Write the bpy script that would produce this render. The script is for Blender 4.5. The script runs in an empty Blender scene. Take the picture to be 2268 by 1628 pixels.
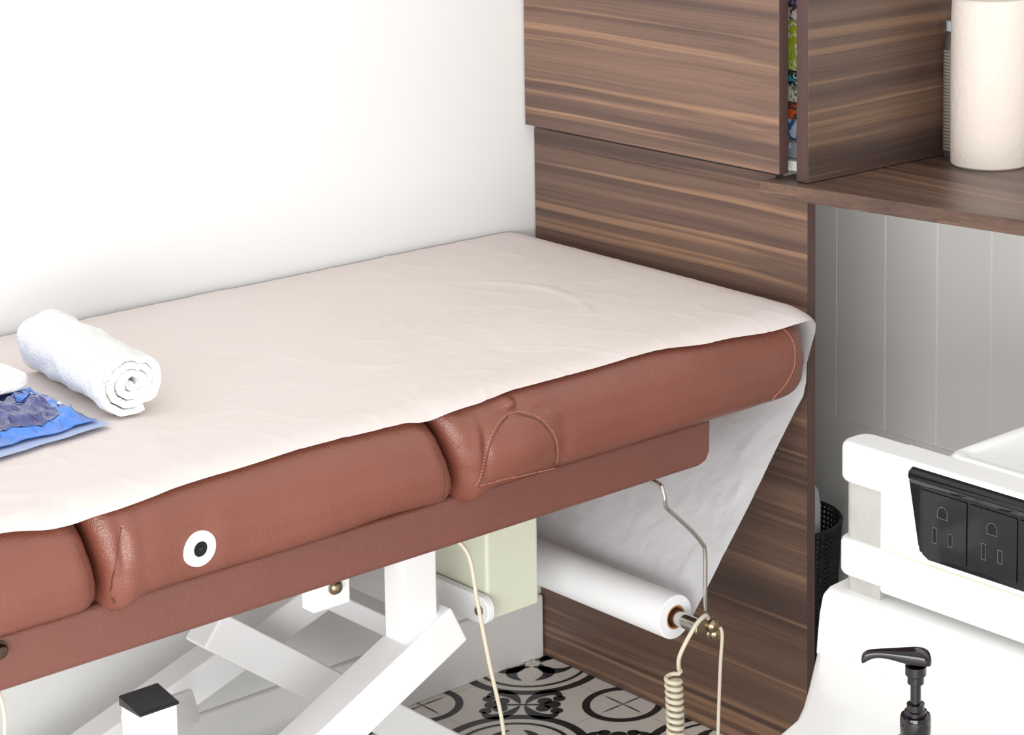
import bpy, bmesh, math, random
from mathutils import Vector, Matrix, noise
random.seed(4)
scn=bpy.context.scene
try: scn.view_settings.view_transform='Standard'
except Exception: pass

# ------------------------------------------------------------------ colour + materials
def lin(c):
    out=[]
    for v in c:
        v/=255.0
        out.append(v/12.92 if v<=0.04045 else ((v+0.055)/1.055)**2.4)
    return (*out,1.0)

def new_mat(name):
    m=bpy.data.materials.new(name); m.use_nodes=True
    nt=m.node_tree; b=nt.nodes['Principled BSDF']
    return m,nt,b

def mat(name,col,rough=.5,metal=0.,bump=0.,bscale=200.,var=0.,vscale=6.,coat=0.,spec=.5,trans=0.,alpha=1.,sss=0.,bdist=.001):
    m,nt,b=new_mat(name)
    N=nt.nodes; Lk=nt.links
    b.inputs['Base Color'].default_value=lin(col)
    b.inputs['Roughness'].default_value=rough
    b.inputs['Metallic'].default_value=metal
    b.inputs['Specular IOR Level'].default_value=spec
    b.inputs['Coat Weight'].default_value=coat
    b.inputs['Transmission Weight'].default_value=trans
    b.inputs['Alpha'].default_value=alpha
    tc=N.new('ShaderNodeTexCoord')
    n=N.new('ShaderNodeTexNoise'); n.inputs['Scale'].default_value=vscale; n.inputs['Detail'].default_value=4
    Lk.new(tc.outputs['Object'],n.inputs['Vector'])
    mx=N.new('ShaderNodeMix'); mx.data_type='RGBA'
    k=1-var
    a=[c*k for c in col]; c2=[min(255,c*(1+var)) for c in col]
    mx.inputs[6].default_value=lin(a); mx.inputs[7].default_value=lin(c2)
    Lk.new(n.outputs['Fac'],mx.inputs[0]); Lk.new(mx.outputs[2],b.inputs['Base Color'])
    if bump>0:
        n2=N.new('ShaderNodeTexNoise'); n2.inputs['Scale'].default_value=bscale; n2.inputs['Detail'].default_value=3
        Lk.new(tc.outputs['Object'],n2.inputs['Vector'])
        bp=N.new('ShaderNodeBump'); bp.inputs['Strength'].default_value=bump; bp.inputs['Distance'].default_value=bdist
        Lk.new(n2.outputs['Fac'],bp.inputs['Height']); Lk.new(bp.outputs['Normal'],b.inputs['Normal'])
    return m

def wood(name,axis,bright=1.0,off=0.0):
    """walnut laminate, grain running along the world axis given"""
    m,nt,b=new_mat(name); N=nt.nodes; Lk=nt.links
    g=N.new('ShaderNodeNewGeometry')
    def scales(l,w):
        return {'X':(l,w,w),'Y':(w,l,w),'Z':(w,w,l)}[axis]
    wn=N.new('ShaderNodeTexNoise'); wn.inputs['Scale'].default_value=1.8; wn.inputs['Detail'].default_value=1
    Lk.new(g.outputs['Position'],wn.inputs['Vector'])
    ws=N.new('ShaderNodeVectorMath'); ws.operation='SCALE'; ws.inputs['Scale'].default_value=.016
    Lk.new(wn.outputs['Color'],ws.inputs[0])
    wa=N.new('ShaderNodeVectorMath'); wa.operation='ADD'; Lk.new(g.outputs['Position'],wa.inputs[0]); Lk.new(ws.outputs[0],wa.inputs[1])
    def nz(l,w,loc,det,dist=0.):
        mp=N.new('ShaderNodeMapping'); Lk.new(wa.outputs[0],mp.inputs['Vector'])
        mp.inputs['Scale'].default_value=scales(l,w); mp.inputs['Location'].default_value=loc
        n=N.new('ShaderNodeTexNoise'); n.inputs['Scale'].default_value=1.0; n.inputs['Detail'].default_value=det; n.inputs['Distortion'].default_value=dist
        Lk.new(mp.outputs[0],n.inputs['Vector']); return n
    n1=nz(.35,26,(off,off*2,off),3)
    n2=nz(.5,66,(3+off,1,off),1)
    n3=nz(1.6,400,(0,0,off),2)
    r1=N.new('ShaderNodeValToRGB'); r1.color_ramp.elements[0].position=.57; r1.color_ramp.elements[1].position=.68
    Lk.new(n2.outputs['Fac'],r1.inputs[0])
    r2=N.new('ShaderNodeValToRGB'); cr=r2.color_ramp
    cr.elements[0].position=.38; cr.elements[0].color=lin([c*bright for c in (86,66,59)])
    cr.elements[1].position=.66; cr.elements[1].color=lin([c*bright for c in (126,98,82)])
    e=cr.elements.new(.5); e.color=lin([c*bright for c in (108,83,71)])
    Lk.new(n1.outputs['Fac'],r2.inputs[0])
    mx=N.new('ShaderNodeMix'); mx.data_type='RGBA'
    Lk.new(r2.outputs[0],mx.inputs[6]); mx.inputs[7].default_value=lin([c*bright for c in (164,127,99)])
    ml=N.new('ShaderNodeMath'); ml.operation='MULTIPLY'; ml.inputs[1].default_value=.72
    Lk.new(r1.outputs[0],ml.inputs[0]); Lk.new(ml.outputs[0],mx.inputs[0])
    mx2=N.new('ShaderNodeMix'); mx2.data_type='RGBA'; mx2.blend_type='MULTIPLY'; mx2.inputs[0].default_value=.5
    r3=N.new('ShaderNodeValToRGB'); r3.color_ramp.elements[0].position=.38; r3.color_ramp.elements[0].color=(.60,.58,.58,1); r3.color_ramp.elements[1].position=.54
    Lk.new(n3.outputs['Fac'],r3.inputs[0])
    Lk.new(mx.outputs[2],mx2.inputs[6]); Lk.new(r3.outputs[0],mx2.inputs[7])
    Lk.new(mx2.outputs[2],b.inputs['Base Color'])
    b.inputs['Roughness'].default_value=.38
    bp=N.new('ShaderNodeBump'); bp.inputs['Strength'].default_value=.06; bp.inputs['Distance'].default_value=.0004
    Lk.new(n3.outputs['Fac'],bp.inputs['Height']); Lk.new(bp.outputs[0],b.inputs['Normal'])
    return m

M={}
M['wall']=mat('painted_wall',(238,239,238),.85,bump=.08,bscale=60,var=.006,vscale=2)
M['greywall']=mat('grey_panelling',(244,244,242),.6,var=.008)
M['base']=mat('baseboard_paint',(248,248,246),.5,var=.01)
M['woodY']=wood('walnut_laminate_long','Y',.96)
M['woodY2']=wood('walnut_laminate_door','Y',1.04,5.3)
M['woodX']=wood('walnut_laminate_side','X',.80,2.0)
M['counter']=wood('walnut_laminate_counter','Y',.88,7.7)
M['edge']=mat('dark_edge_banding',(80,58,54),.5,var=.08,vscale=80)
def leather(name,col,rough):
    m=mat(name,col,rough,var=.06,vscale=9,spec=.65)
    nt=m.node_tree;N=nt.nodes;b=N['Principled BSDF']
    g=N.new('ShaderNodeNewGeometry'); v=N.new('ShaderNodeTexVoronoi'); v.inputs['Scale'].default_value=520
    nt.links.new(g.outputs['Position'],v.inputs['Vector'])
    n=N.new('ShaderNodeTexNoise'); n.inputs['Scale'].default_value=260; n.inputs['Detail'].default_value=3; nt.links.new(g.outputs['Position'],n.inputs['Vector'])
    ad=N.new('ShaderNodeMath'); ad.operation='ADD'; nt.links.new(v.outputs['Distance'],ad.inputs[0]); nt.links.new(n.outputs['Fac'],ad.inputs[1])
    bp=N.new('ShaderNodeBump'); bp.inputs['Strength'].default_value=.4; bp.inputs['Distance'].default_value=.0011
    nt.links.new(ad.outputs[0],bp.inputs['Height']); nt.links.new(bp.outputs[0],b.inputs['Normal'])
    return m
M['leather']=leather('brown_leatherette',(124,71,57),.32)
M['leather2']=leather('brown_leatherette_base',(115,68,58),.40)
M['stitch']=mat('stitching_thread',(184,122,102),.7,var=.05)
M['seam']=mat('leather_seam',(92,50,42),.5,var=.05)
M['white']=mat('white_powder_coat',(247,248,249),.35,var=.01,coat=.2)
M['whiteplastic']=mat('white_plastic',(239,239,238),.28,var=.008,coat=.25)
M['black']=mat('black_plastic',(18,19,24),.28,var=.1)
M['gloss']=mat('glossy_black_plastic',(8,11,13),.05,var=.1,spec=.35,coat=.12)
M['pump']=mat('glossy_aubergine_plastic',(14,8,18),.05,var=.1,coat=.2,spec=.4)
M['slot']=mat('slot_black',(3,3,3),.8)
M['line']=mat('grey_outline',(84,92,94),.5)
M['chrome']=mat('chrome',(205,202,198),.14,metal=1.)
M['screw']=mat('screw_steel',(150,135,112),.3,metal=1.)
M['bolt']=mat('bolt_brass',(92,78,66),.35,metal=1.)
M['green']=mat('pale_green_plastic',(218,222,202),.45,var=.02)
M['cord']=mat('beige_cord',(218,209,188),.5,var=.03)
M['core']=mat('cardboard_core',(178,130,98),.8,var=.08,vscale=60)
M['rollpaper']=mat('roll_paper',(248,249,251),.7,bump=.05,bscale=300,var=.006)
M['towel']=mat('white_terry',(250,250,248),.9,bump=1.,bscale=260,var=.01,bdist=.004)
M['ptowel']=mat('quilted_paper_towel',(232,221,211),.85,bump=.6,bscale=90,var=.01,bdist=.0025)
M['grey']=mat('grey_label_strip',(178,178,172),.3,var=.07,vscale=30)
M['yellow']=mat('aged_sealant',(226,216,192),.7,var=.05)
M['blue']=mat('blue_film',(62,124,220),.10,var=.2,vscale=14,bump=1.,bscale=30,bdist=.014,coat=1.)
M['navy']=mat('dark_contents_film',(62,68,124),.08,var=.18,vscale=12,bump=1.,bscale=30,bdist=.016,coat=1.)
M['paleblue']=mat('pale_blue_reflection',(172,188,224),.4,var=.06)
M['basket']=mat('black_wire_mesh',(30,30,33),.6,bump=1.,bscale=160,var=.4,vscale=160,bdist=.004)
M['greybottle']=mat('grey_bottle_plastic',(176,182,188),.25,var=.08)
M['darkbottle']=mat('dark_bottle_plastic',(74,66,62),.35,var=.1)
m,nt,b=new_mat('pale_bottle_label'); M['label']=m
g=nt.nodes.new('ShaderNodeNewGeometry'); sp=nt.nodes.new('ShaderNodeSeparateXYZ'); nt.links.new(g.outputs['Position'],sp.inputs[0])
mm_=nt.nodes.new('ShaderNodeMath'); mm_.operation='PINGPONG'; mm_.inputs[1].default_value=.0028; nt.links.new(sp.outputs['Z'],mm_.inputs[0])
ls=nt.nodes.new('ShaderNodeMath'); ls.operation='LESS_THAN'; ls.inputs[1].default_value=.0011; nt.links.new(mm_.outputs[0],ls.inputs[0])
mx=nt.nodes.new('ShaderNodeMix'); mx.data_type='RGBA'; mx.inputs[6].default_value=lin((132,124,114)); mx.inputs[7].default_value=lin((92,84,76)); nt.links.new(ls.outputs[0],mx.inputs[0]); nt.links.new(mx.outputs[2],b.inputs['Base Color'])
M['tileblack']=mat('tile_black_ink',(36,40,44),.35,var=.1)

m,nt,b=new_mat('table_paper'); M['paper']=m
b.inputs['Roughness'].default_value=.7
N=nt.nodes;Lk=nt.links
tc=N.new('ShaderNodeTexCoord'); n=N.new('ShaderNodeTexNoise'); n.inputs['Scale'].default_value=3.5; n.inputs['Detail'].default_value=3
Lk.new(tc.outputs['Object'],n.inputs[0])
mx=N.new('ShaderNodeMix'); mx.data_type='RGBA'; mx.inputs[6].default_value=lin((224,212,207)); mx.inputs[7].default_value=lin((233,224,221)); Lk.new(n.outputs['Fac'],mx.inputs[0]); Lk.new(mx.outputs[2],b.inputs['Base Color'])
n2=N.new('ShaderNodeTexNoise'); n2.inputs['Scale'].default_value=6; n2.inputs['Detail'].default_value=6; n2.inputs['Distortion'].default_value=1.6
Lk.new(tc.outputs['Object'],n2.inputs[0]); bp=N.new('ShaderNodeBump'); bp.inputs['Strength'].default_value=.42; bp.inputs['Distance'].default_value=.007
Lk.new(n2.outputs['Fac'],bp.inputs['Height']); Lk.new(bp.outputs[0],b.inputs['Normal'])
M['web']=mat('hanging_table_paper',(240,241,244),.7,bump=.6,bscale=18,var=.02,bdist=.008)
# thin paper lets a little light through
m=M['web']; nt=m.node_tree; pb_=nt.nodes['Principled BSDF']; outn=[x for x in nt.nodes if x.type=='OUTPUT_MATERIAL'][0]
tr=nt.nodes.new('ShaderNodeBsdfTranslucent'); tr.inputs[0].default_value=(.9,.9,.92,1); ms=nt.nodes.new('ShaderNodeMixShader'); ms.inputs[0].default_value=.25
nt.links.new(pb_.outputs[0],ms.inputs[1]); nt.links.new(tr.outputs[0],ms.inputs[2]); nt.links.new(ms.outputs[0],outn.inputs[0])

# floor tile base with grout
T=.25; OX,OY=-.040,-.268; K=T/.2
m,nt,b=new_mat('cement_tile'); M['tile']=m; N=nt.nodes;Lk=nt.links
g=N.new('ShaderNodeNewGeometry'); sp=N.new('ShaderNodeSeparateXYZ'); Lk.new(g.outputs['Position'],sp.inputs[0])
outs=[]
for k,o in (('X',OX),('Y',OY)):
    a1=N.new('ShaderNodeMath'); a1.operation='ADD'; a1.inputs[1].default_value=-o+20*T; Lk.new(sp.outputs[k],a1.inputs[0])
    p=N.new('ShaderNodeMath'); p.operation='PINGPONG'; p.inputs[1].default_value=T/2; Lk.new(a1.outputs[0],p.inputs[0])
    l=N.new('ShaderNodeMath'); l.operation='LESS_THAN'; l.inputs[1].default_value=.0008; Lk.new(p.outputs[0],l.inputs[0]); outs.append(l)
mxm=N.new('ShaderNodeMath'); mxm.operation='MAXIMUM'; Lk.new(outs[0].outputs[0],mxm.inputs[0]); Lk.new(outs[1].outputs[0],mxm.inputs[1])
mx=N.new('ShaderNodeMix'); mx.data_type='RGBA'; mx.inputs[6].default_value=lin((253,248,241)); mx.inputs[7].default_value=lin((215,205,195))
Lk.new(mxm.outputs[0],mx.inputs[0]); Lk.new(mx.outputs[2],b.inputs['Base Color']); b.inputs['Roughness'].default_value=.4

# ------------------------------------------------------------------ mesh helpers
def obj(name,verts,faces,material,smooth=False,mats=None,fm=None,label=None,cat=None,kind=None,parent=None,group=None):
    me=bpy.data.meshes.new(name)
    vs=[Vector(v) for v in verts]
    mn=Vector((min(v.x for v in vs),min(v.y for v in vs),min(v.z for v in vs)))
    mxv=Vector((max(v.x for v in vs),max(v.y for v in vs),max(v.z for v in vs)))
    o0=Vector(((mn.x+mxv.x)/2,(mn.y+mxv.y)/2,mn.z))
    me.from_pydata([v-o0 for v in vs],[],faces)
    for mm in (mats or [material]): me.materials.append(mm)
    if fm:
        for p,i in zip(me.polygons,fm): p.material_index=i
    if smooth:
        for p in me.polygons: p.use_smooth=True
    me.validate(); me.update()
    o=bpy.data.objects.new(name,me); o.location=o0
    bpy.context.collection.objects.link(o)
    tag(o,label,cat,kind,group)
    if parent: par(o,parent)
    return o
def tag(o,label=None,cat=None,kind=None,group=None):
    if label: o['label']=label
    if cat: o['category']=cat
    if kind: o['kind']=kind
    if group: o['group']=group
def par(o,p):
    # parts are laid out in world coordinates; parents are never rotated
    o.parent=p
    o.matrix_parent_inverse=Matrix.Translation(-Vector(p.location))
def empty(name,loc,label,cat,group=None):
    e=bpy.data.objects.new(name,None); e.location=loc; e.empty_display_size=.05
    bpy.context.collection.objects.link(e); tag(e,label,cat,None,group); return e
def bevel(o,w,seg=3,angle=40):
    md=o.modifiers.new('bevel','BEVEL'); md.width=w; md.segments=seg; md.limit_method='ANGLE'; md.angle_limit=math.radians(angle)
    for p in o.data.polygons: p.use_smooth=True
    wn=o.modifiers.new('wn','WEIGHTED_NORMAL'); wn.keep_sharp=True
    return o
BF=[(0,3,2,1),(4,5,6,7),(0,1,5,4),(1,2,6,5),(2,3,7,6),(3,0,4,7)]
def boxv(x0,x1,y0,y1,z0,z1):
    return [(x0,y0,z0),(x1,y0,z0),(x1,y1,z0),(x0,y1,z0),(x0,y0,z1),(x1,y0,z1),(x1,y1,z1),(x0,y1,z1)]
def box(name,x0,x1,y0,y1,z0,z1,material,bv=.002,seg=3,**k):
    x0,x1=sorted((x0,x1));y0,y1=sorted((y0,y1));z0,z1=sorted((z0,z1))
    o=obj(name,boxv(x0,x1,y0,y1,z0,z1),BF,material,**k)
    if bv: bevel(o,bv,seg)
    return o
def multibox(name,boxes,material,bv=.001,mats=None,mi=None,**k):
    vs=[];fs=[];fm=[]
    for q,bx in enumerate(boxes):
        n=len(vs); vs+=boxv(*bx); fs+=[tuple(i+n for i in f) for f in BF]; fm+=[(mi[q] if mi else 0)]*6
    o=obj(name,vs,fs,material,mats=mats,fm=fm,**k)
    if bv: bevel(o,bv,2)
    return o
def frames(pts):
    pts=[Vector(p) for p in pts]; T_=[]
    for i in range(len(pts)):
        a=pts[max(0,i-1)]; b_=pts[min(len(pts)-1,i+1)]; T_.append((b_-a).normalized())
    up=Vector((0,0,1)) if abs(T_[0].z)<.9 else Vector((1,0,0))
    n=(up-T_[0]*up.dot(T_[0])).normalized(); out=[]
    for i,t in enumerate(T_):
        n=(n-t*n.dot(t)).normalized(); out.append((pts[i],n,t.cross(n)))
    return out
def tubegeo(pts,r,n=10):
    vs=[];fs=[]; fr=frames(pts)
    for k,(p,a,b_) in enumerate(fr):
        rr=r[k] if isinstance(r,(list,tuple)) else r
        for j in range(n):
            t=2*math.pi*j/n; vs.append(p+a*(rr*math.cos(t))+b_*(rr*math.sin(t)))
    for i in range(len(fr)-1):
        for j in range(n):
            fs.append((i*n+j,i*n+(j+1)%n,(i+1)*n+(j+1)%n,(i+1)*n+j))
    fs.append(tuple(range(n))[::-1]); fs.append(tuple((len(fr)-1)*n+j for j in range(n)))
    return vs,fs
def tube(name,pts,r,material,n=10,**k):
    v,f=tubegeo(pts,r,n); o=obj(name,v,f,material,smooth=True,**k)
    md=o.modifiers.new('es','EDGE_SPLIT'); md.split_angle=math.radians(50); return o
def catmull(pts,sub=8):
    P=[Vector(p) for p in pts]; out=[]
    for i in range(len(P)-1):
        p0=P[max(0,i-1)];p1=P[i];p2=P[i+1];p3=P[min(len(P)-1,i+2)]
        for s in range(sub):
            t=s/sub
            out.append(.5*((2*p1)+(p2-p0)*t+(2*p0-5*p1+4*p2-p3)*t*t+(3*p1-p0-3*p2+p3)*t**3))
    out.append(P[-1]); return out
def revolve(name,prof,c,material,axis='Z',n=40,mats=None,mi=None,smooth=True,**k):
    vs=[];fs=[];fm=[]
    for r,h in prof:
        for j in range(n):
            t=2*math.pi*j/n; x,y=r*math.cos(t),r*math.sin(t)
            vs.append({'Z':(c[0]+x,c[1]+y,c[2]+h),'Y':(c[0]+x,c[1]+h,c[2]-y),'X':(c[0]+h,c[1]+x,c[2]+y)}[axis])
    for i in range(len(prof)-1):
        for j in range(n):
            fs.append((i*n+j,i*n+(j+1)%n,(i+1)*n+(j+1)%n,(i+1)*n+j)); fm.append(mi[i] if mi else 0)
    if prof[0][0]>1e-4 and prof[0]!=prof[-1]: fs.append(tuple(range(n))[::-1]); fm.append(mi[0] if mi else 0)
    if prof[-1][0]>1e-4 and prof[0]!=prof[-1]: fs.append(tuple((len(prof)-1)*n+j for j in range(n))); fm.append(mi[-1] if mi else 0)
    o=obj(name,vs,fs,material,smooth=smooth,mats=mats,fm=fm,**k)
    md=o.modifiers.new('es','EDGE_SPLIT'); md.split_angle=math.radians(38)
    return o
def recalc(o):
    bm=bmesh.new(); bm.from_mesh(o.data); bmesh.ops.recalc_face_normals(bm,faces=bm.faces); bm.to_mesh(o.data); bm.free()
def extrude_poly(name,poly,axis,a,b_,material,bv=.002,seg=3,**k):
    n=len(poly); vs=[]
    for h in (a,b_):
        for (u,v) in poly:
            vs.append({'Y':(u,h,v),'X':(h,u,v),'Z':(u,v,h)}[axis])
    fs=[tuple(range(n)),tuple(range(2*n-1,n-1,-1))]+[(i,i+n,(i+1)%n+n,(i+1)%n) for i in range(n)]
    o=obj(name,vs,fs,material,**k)
    recalc(o)
    if bv: bevel(o,bv,seg)
    return o
def rrect(cx,cy,w,h,r,n=6):
    pts=[]
    for (sx,sy,a0) in ((1,1,0),(-1,1,90),(-1,-1,180),(1,-1,270)):
        for i in range(n+1):
            t=math.radians(a0+90*i/n); pts.append((cx+sx*(w/2-r)+r*math.cos(t),cy+sy*(h/2-r)+r*math.sin(t)))
    return pts
def interp(tab,x):
    if x<=tab[0][0]: return tab[0][1]
    for (a,va),(b_,vb) in zip(tab,tab[1:]):
        if x<=b_:
            t=(x-a)/(b_-a); t=t*t*(3-2*t); return va+(vb-va)*t
    return tab[-1][1]
def beam(name,p0,p1,w,h,material,bv=.004,**k):
    p0=Vector(p0);p1=Vector(p1); t=(p1-p0).normalized()
    side=Vector((0,1,0)) if abs(t.y)<.7 else Vector((1,0,0))
    side=(side-t*side.dot(t)).normalized(); up=t.cross(side)
    vs=[]
    for p in (p0,p1):
        for su,ss in ((-1,-1),(-1,1),(1,1),(1,-1)): vs.append(p+up*(su*h/2)+side*(ss*w/2))
    o=obj(name,vs,[(0,1,2,3),(7,6,5,4),(0,4,5,1),(1,5,6,2),(2,6,7,3),(3,7,4,0)],material,**k)
    recalc(o); bevel(o,bv,3); return o

# ------------------------------------------------------------------ room shell
WY=.008
box('wall_back',-4.5,.55,WY,WY+.1,0,2.7,M['wall'],0,kind='structure')
grooves=[-.205,-.325,-.446,-.570,-.694,-.818,-.94,-1.06,-1.18,-1.30,-1.42,-1.54,-1.66,-1.78,-1.9,-2.02,-2.14,-2.26]
prof=[(WY,.45)]
for gy in grooves: prof+=[(gy+.0022,.45),(gy+.0008,.4535),(gy-.0008,.4535),(gy-.0022,.45)]
prof.append((-2.4,.45))
vs=[];fs=[]
for (y,x) in prof: vs+=[(x,y,.425),(x,y,2.7)]
for i in range(len(prof)-1): fs.append((2*i,2*i+1,2*i+3,2*i+2))
n=len(vs); vs+=[(.446,WY,0),(.446,-2.4,0),(.446,-2.4,.425),(.446,WY,.425),(.55,WY,0),(.55,-2.4,0),(.55,-2.4,2.7),(.55,WY,2.7),(.46,WY,.4252),(.46,-2.4,.4252)]
fs+=[(n,n+1,n+2,n+3),(n+4,n+7,n+6,n+5),(n+3,n+2,n+9,n+8)]
obj('wall_right',vs,fs,M['greywall'],kind='structure')

# floor with patterned tiles (ink shapes are part of the floor mesh)
fv=[(-4.5,-4.5,0),(.55,-4.5,0),(.55,WY,0),(-4.5,WY,0)]; ff=[(0,1,2,3)]; fmi=[0]
EZ=.0006
def clipok(x,y): return -1.5<x<.45 and -1.3<y<WY-.002
def strip(pts,wd,closed=False,g=1.3):
    n=len(pts); base=len(fv)
    for i,(x,y) in enumerate(pts):
        a=pts[(i-1)%n] if closed else pts[max(0,i-1)]; b_=pts[(i+1)%n] if closed else pts[min(n-1,i+1)]
        tx,ty=b_[0]-a[0],b_[1]-a[1]; l=math.hypot(tx,ty) or 1; nx,ny=-ty/l,tx/l
        w=wd(i/(n-1)) if callable(wd) else wd
        w*=K*g
        fv.append((x+nx*w/2,y+ny*w/2,EZ)); fv.append((x-nx*w/2,y-ny*w/2,EZ))
    rng=n if closed else n-1
    for i in range(rng):
        j=(i+1)%n
        q=(base+2*i,base+2*i+1,base+2*j+1,base+2*j)
        if all(clipok(fv[v][0],fv[v][1]) for v in q): ff.append(q); fmi.append(1)
def disc(cx,cy,r,sx=1,sy=1,ang=0,n=18):
    base=len(fv); ca,sa=math.cos(ang),math.sin(ang); r*=K*1.15
    for i in range(n):
        t=2*math.pi*i/n; u,v=r*sx*math.cos(t),r*sy*math.sin(t); fv.append((cx+u*ca-v*sa,cy+u*sa+v*ca,EZ))
    if all(clipok(*fv[base+i][:2]) for i in range(n)): ff.append(tuple(range(base,base+n))); fmi.append(1)
def ring(cx,cy,r,w,n=56): strip([(cx+K*r*math.cos(2*math.pi*i/n),cy+K*r*math.sin(2*math.pi*i/n)) for i in range(n)],w,True,1.1)
def rot(p,c,a):
    x,y=p[0]*K,p[1]*K; return (c[0]+x*math.cos(a)-y*math.sin(a),c[1]+x*math.sin(a)+y*math.cos(a))
def bez(p,n=16):
    out=[]
    for i in range(n+1):
        t=i/n; k=1-t
        out.append(tuple(k**3*p[0][q]+3*k*k*t*p[1][q]+3*k*t*t*p[2][q]+t**3*p[3][q] for q in (0,1)))
    return out
leafw=lambda t:.002+.016*math.sin(math.pi*t**.85)**.9
for i in range(-6,3):
    for j in range(-5,3):
        cx_,cy_=OX+i*T,OY+j*T
        if (i+j)%2==0:      # ring with a fine cross
            ring(cx_,cy_,.052,.010)
            for q in range(4):
                a=q*math.pi/2
                strip([rot(p,(cx_,cy_),a) for p in ((.0,0),(.012,0),(.024,0),(.036,0))],lambda t:.0010+.0018*math.sin(math.pi*t),g=1)
        else:               # wide double arcs around a bold leaf rosette
            ring(cx_,cy_,.102,.0120); ring(cx_,cy_,.081,.005)
            for q in range(4):
                a=q*math.pi/2+math.pi/4
                for s in (1,-1):
                    strip([rot((p[0],p[1]*s),(cx_,cy_),a) for p in bez([(.012,.002),(.016,.034),(.044,.034),(.060,.010)])],leafw,g=1)
        c=(cx_+T/2,cy_+T/2)
        for q in range(4):
            a=q*math.pi/2+(math.pi/4)
            # trefoils only on the diagonals facing the plain rings
            toring=(((i+j)%2==0) and q in (0,2)) or (((i+j)%2!=0) and q in (1,3))
            if toring:
                disc(*rot((.042,0),c,a),.0105); disc(*rot((.030,.012),c,a),.0092); disc(*rot((.030,-.012),c,a),.0092)
                strip([rot(p,c,a) for p in ((.0,0),(.016,0),(.030,0))],.0035)
                # broad scrolls either side of the stem
                for s in (1,-1):
                    strip([rot((p[0],p[1]*s),c,a) for p in bez([(.004,.004),(.020,.050),(.050,.046),(.052,.022)],22)],leafw,g=1.0)
                    disc(*rot((.050,.020*s),c,a),.0078)
fo=obj('floor',fv,ff,None,mats=[M['tile'],M['tileblack']],fm=fmi,kind='structure')
box('baseboard_back',-4.4,-.002,WY-.014,WY-.0005,.0,.118,M['base'],.004,kind='structure')

# ------------------------------------------------------------------ cabinetry
multibox('cabinet_panel',[(0,.018,-.68,.004,0,.9665),(0,.018,-.609,.004,.9668,.9945)],M['woodY'],.0005,label='tall walnut laminate panel standing beside the treatment table',cat='cabinet panel')
obj('edge_strip',boxv(.0003,.0177,-.6812,-.6801,0,.966),BF,M['edge'],parent=bpy.data.objects['cabinet_panel'],label='dark brown edge banding')
extrude_poly('countertop',[(-.038,-.61),(-.024,-.71),(.035,-1.10),(.19,-2.1),(.443,-2.1),(.443,-.61)],'Z',.967,.991,M['counter'],.001,label='walnut laminate countertop over grey panelling',cat='countertop')
cab=empty('wall_cabinet',(.2,-.34,1.003),'walnut laminate cabinet with its flat door slightly short of the side','cabinet')
d=box('door',-.022,-.0015,-.638,.002,1.003,2.3,M['woodY2'],.001,parent=cab)
obj('edge_strip',boxv(-.0217,-.0018,-.6392,-.6381,1.0035,2.3),BF,M['edge'],parent=d)
s=box('side_panel',.0,.43,-.682,-.657,.992,2.3,M['woodX'],.0008,parent=cab)
obj('edge_strip',boxv(-.0012,-.0002,-.6815,-.6575,.9925,2.3),BF,M['edge'],parent=s)
box('back_panel',.43,.444,-.682,.002,.992,2.3,M['woodX'],.0008,parent=cab)
box('bottom_panel',.02,.429,-.656,.002,1.002,1.018,M['greywall'],.0008,parent=cab)
box('shelf',.02,.429,-.656,.002,1.42,1.436,M['greywall'],.0008,parent=cab)
def swirl(name,cols,sc):
    m,nt,b=new_mat(name); N=nt.nodes
    tc=N.new('ShaderNodeTexCoord'); v=N.new('ShaderNodeTexNoise'); v.inputs['Scale'].default_value=sc; v.inputs['Distortion'].default_value=2.
    nt.links.new(tc.outputs['Object'],v.inputs['Vector']); r=N.new('ShaderNodeValToRGB'); r.color_ramp.interpolation='CONSTANT'
    r.color_ramp.elements[0].color=lin(cols[0]); r.color_ramp.elements[1].color=lin(cols[-1]); r.color_ramp.elements[1].position=.62
    for i,cc in enumerate(cols[1:-1]):
        e=r.color_ramp.elements.new(.40+.2*i/max(1,len(cols)-2)); e.color=lin(cc)
    nt.links.new(v.outputs['Fac'],r.inputs[0]); nt.links.new(r.outputs[0],b.inputs['Base Color']); b.inputs['Roughness'].default_value=.35
    return m
z=1.0182
gapitems=[(.03,[(205,205,210),(150,155,165),(225,228,232)]),(.035,[(230,235,240),(60,110,170),(205,215,225)]),(.025,[(60,70,60),(215,90,40),(80,110,90)]),(.03,[(120,150,90),(230,225,215),(70,60,50)]),(.022,[(60,150,160),(40,48,52),(170,200,200)]),(.085,[(238,238,228),(176,196,50),(244,244,240)]),(.022,[(110,60,50),(205,200,190),(120,70,130)]),(.03,[(200,170,205),(90,70,110),(220,215,220)]),(.05,[(58,56,34),(84,78,40),(34,34,30)])]
for k,(h,cols) in enumerate(gapitems):
    mm=swirl('printed_film_%d'%k,cols,16+5*k)
    o=extrude_poly('packaged_item',rrect(.13+.01*(k%2),-.55,.20,.205-.008*(k%3),.02),'Z',z,z+h-.0006,mm,.006,label='colourful printed soft package stacked inside the cabinet',cat='package',group='printed packages stacked in the cabinet')
    z+=h

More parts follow.
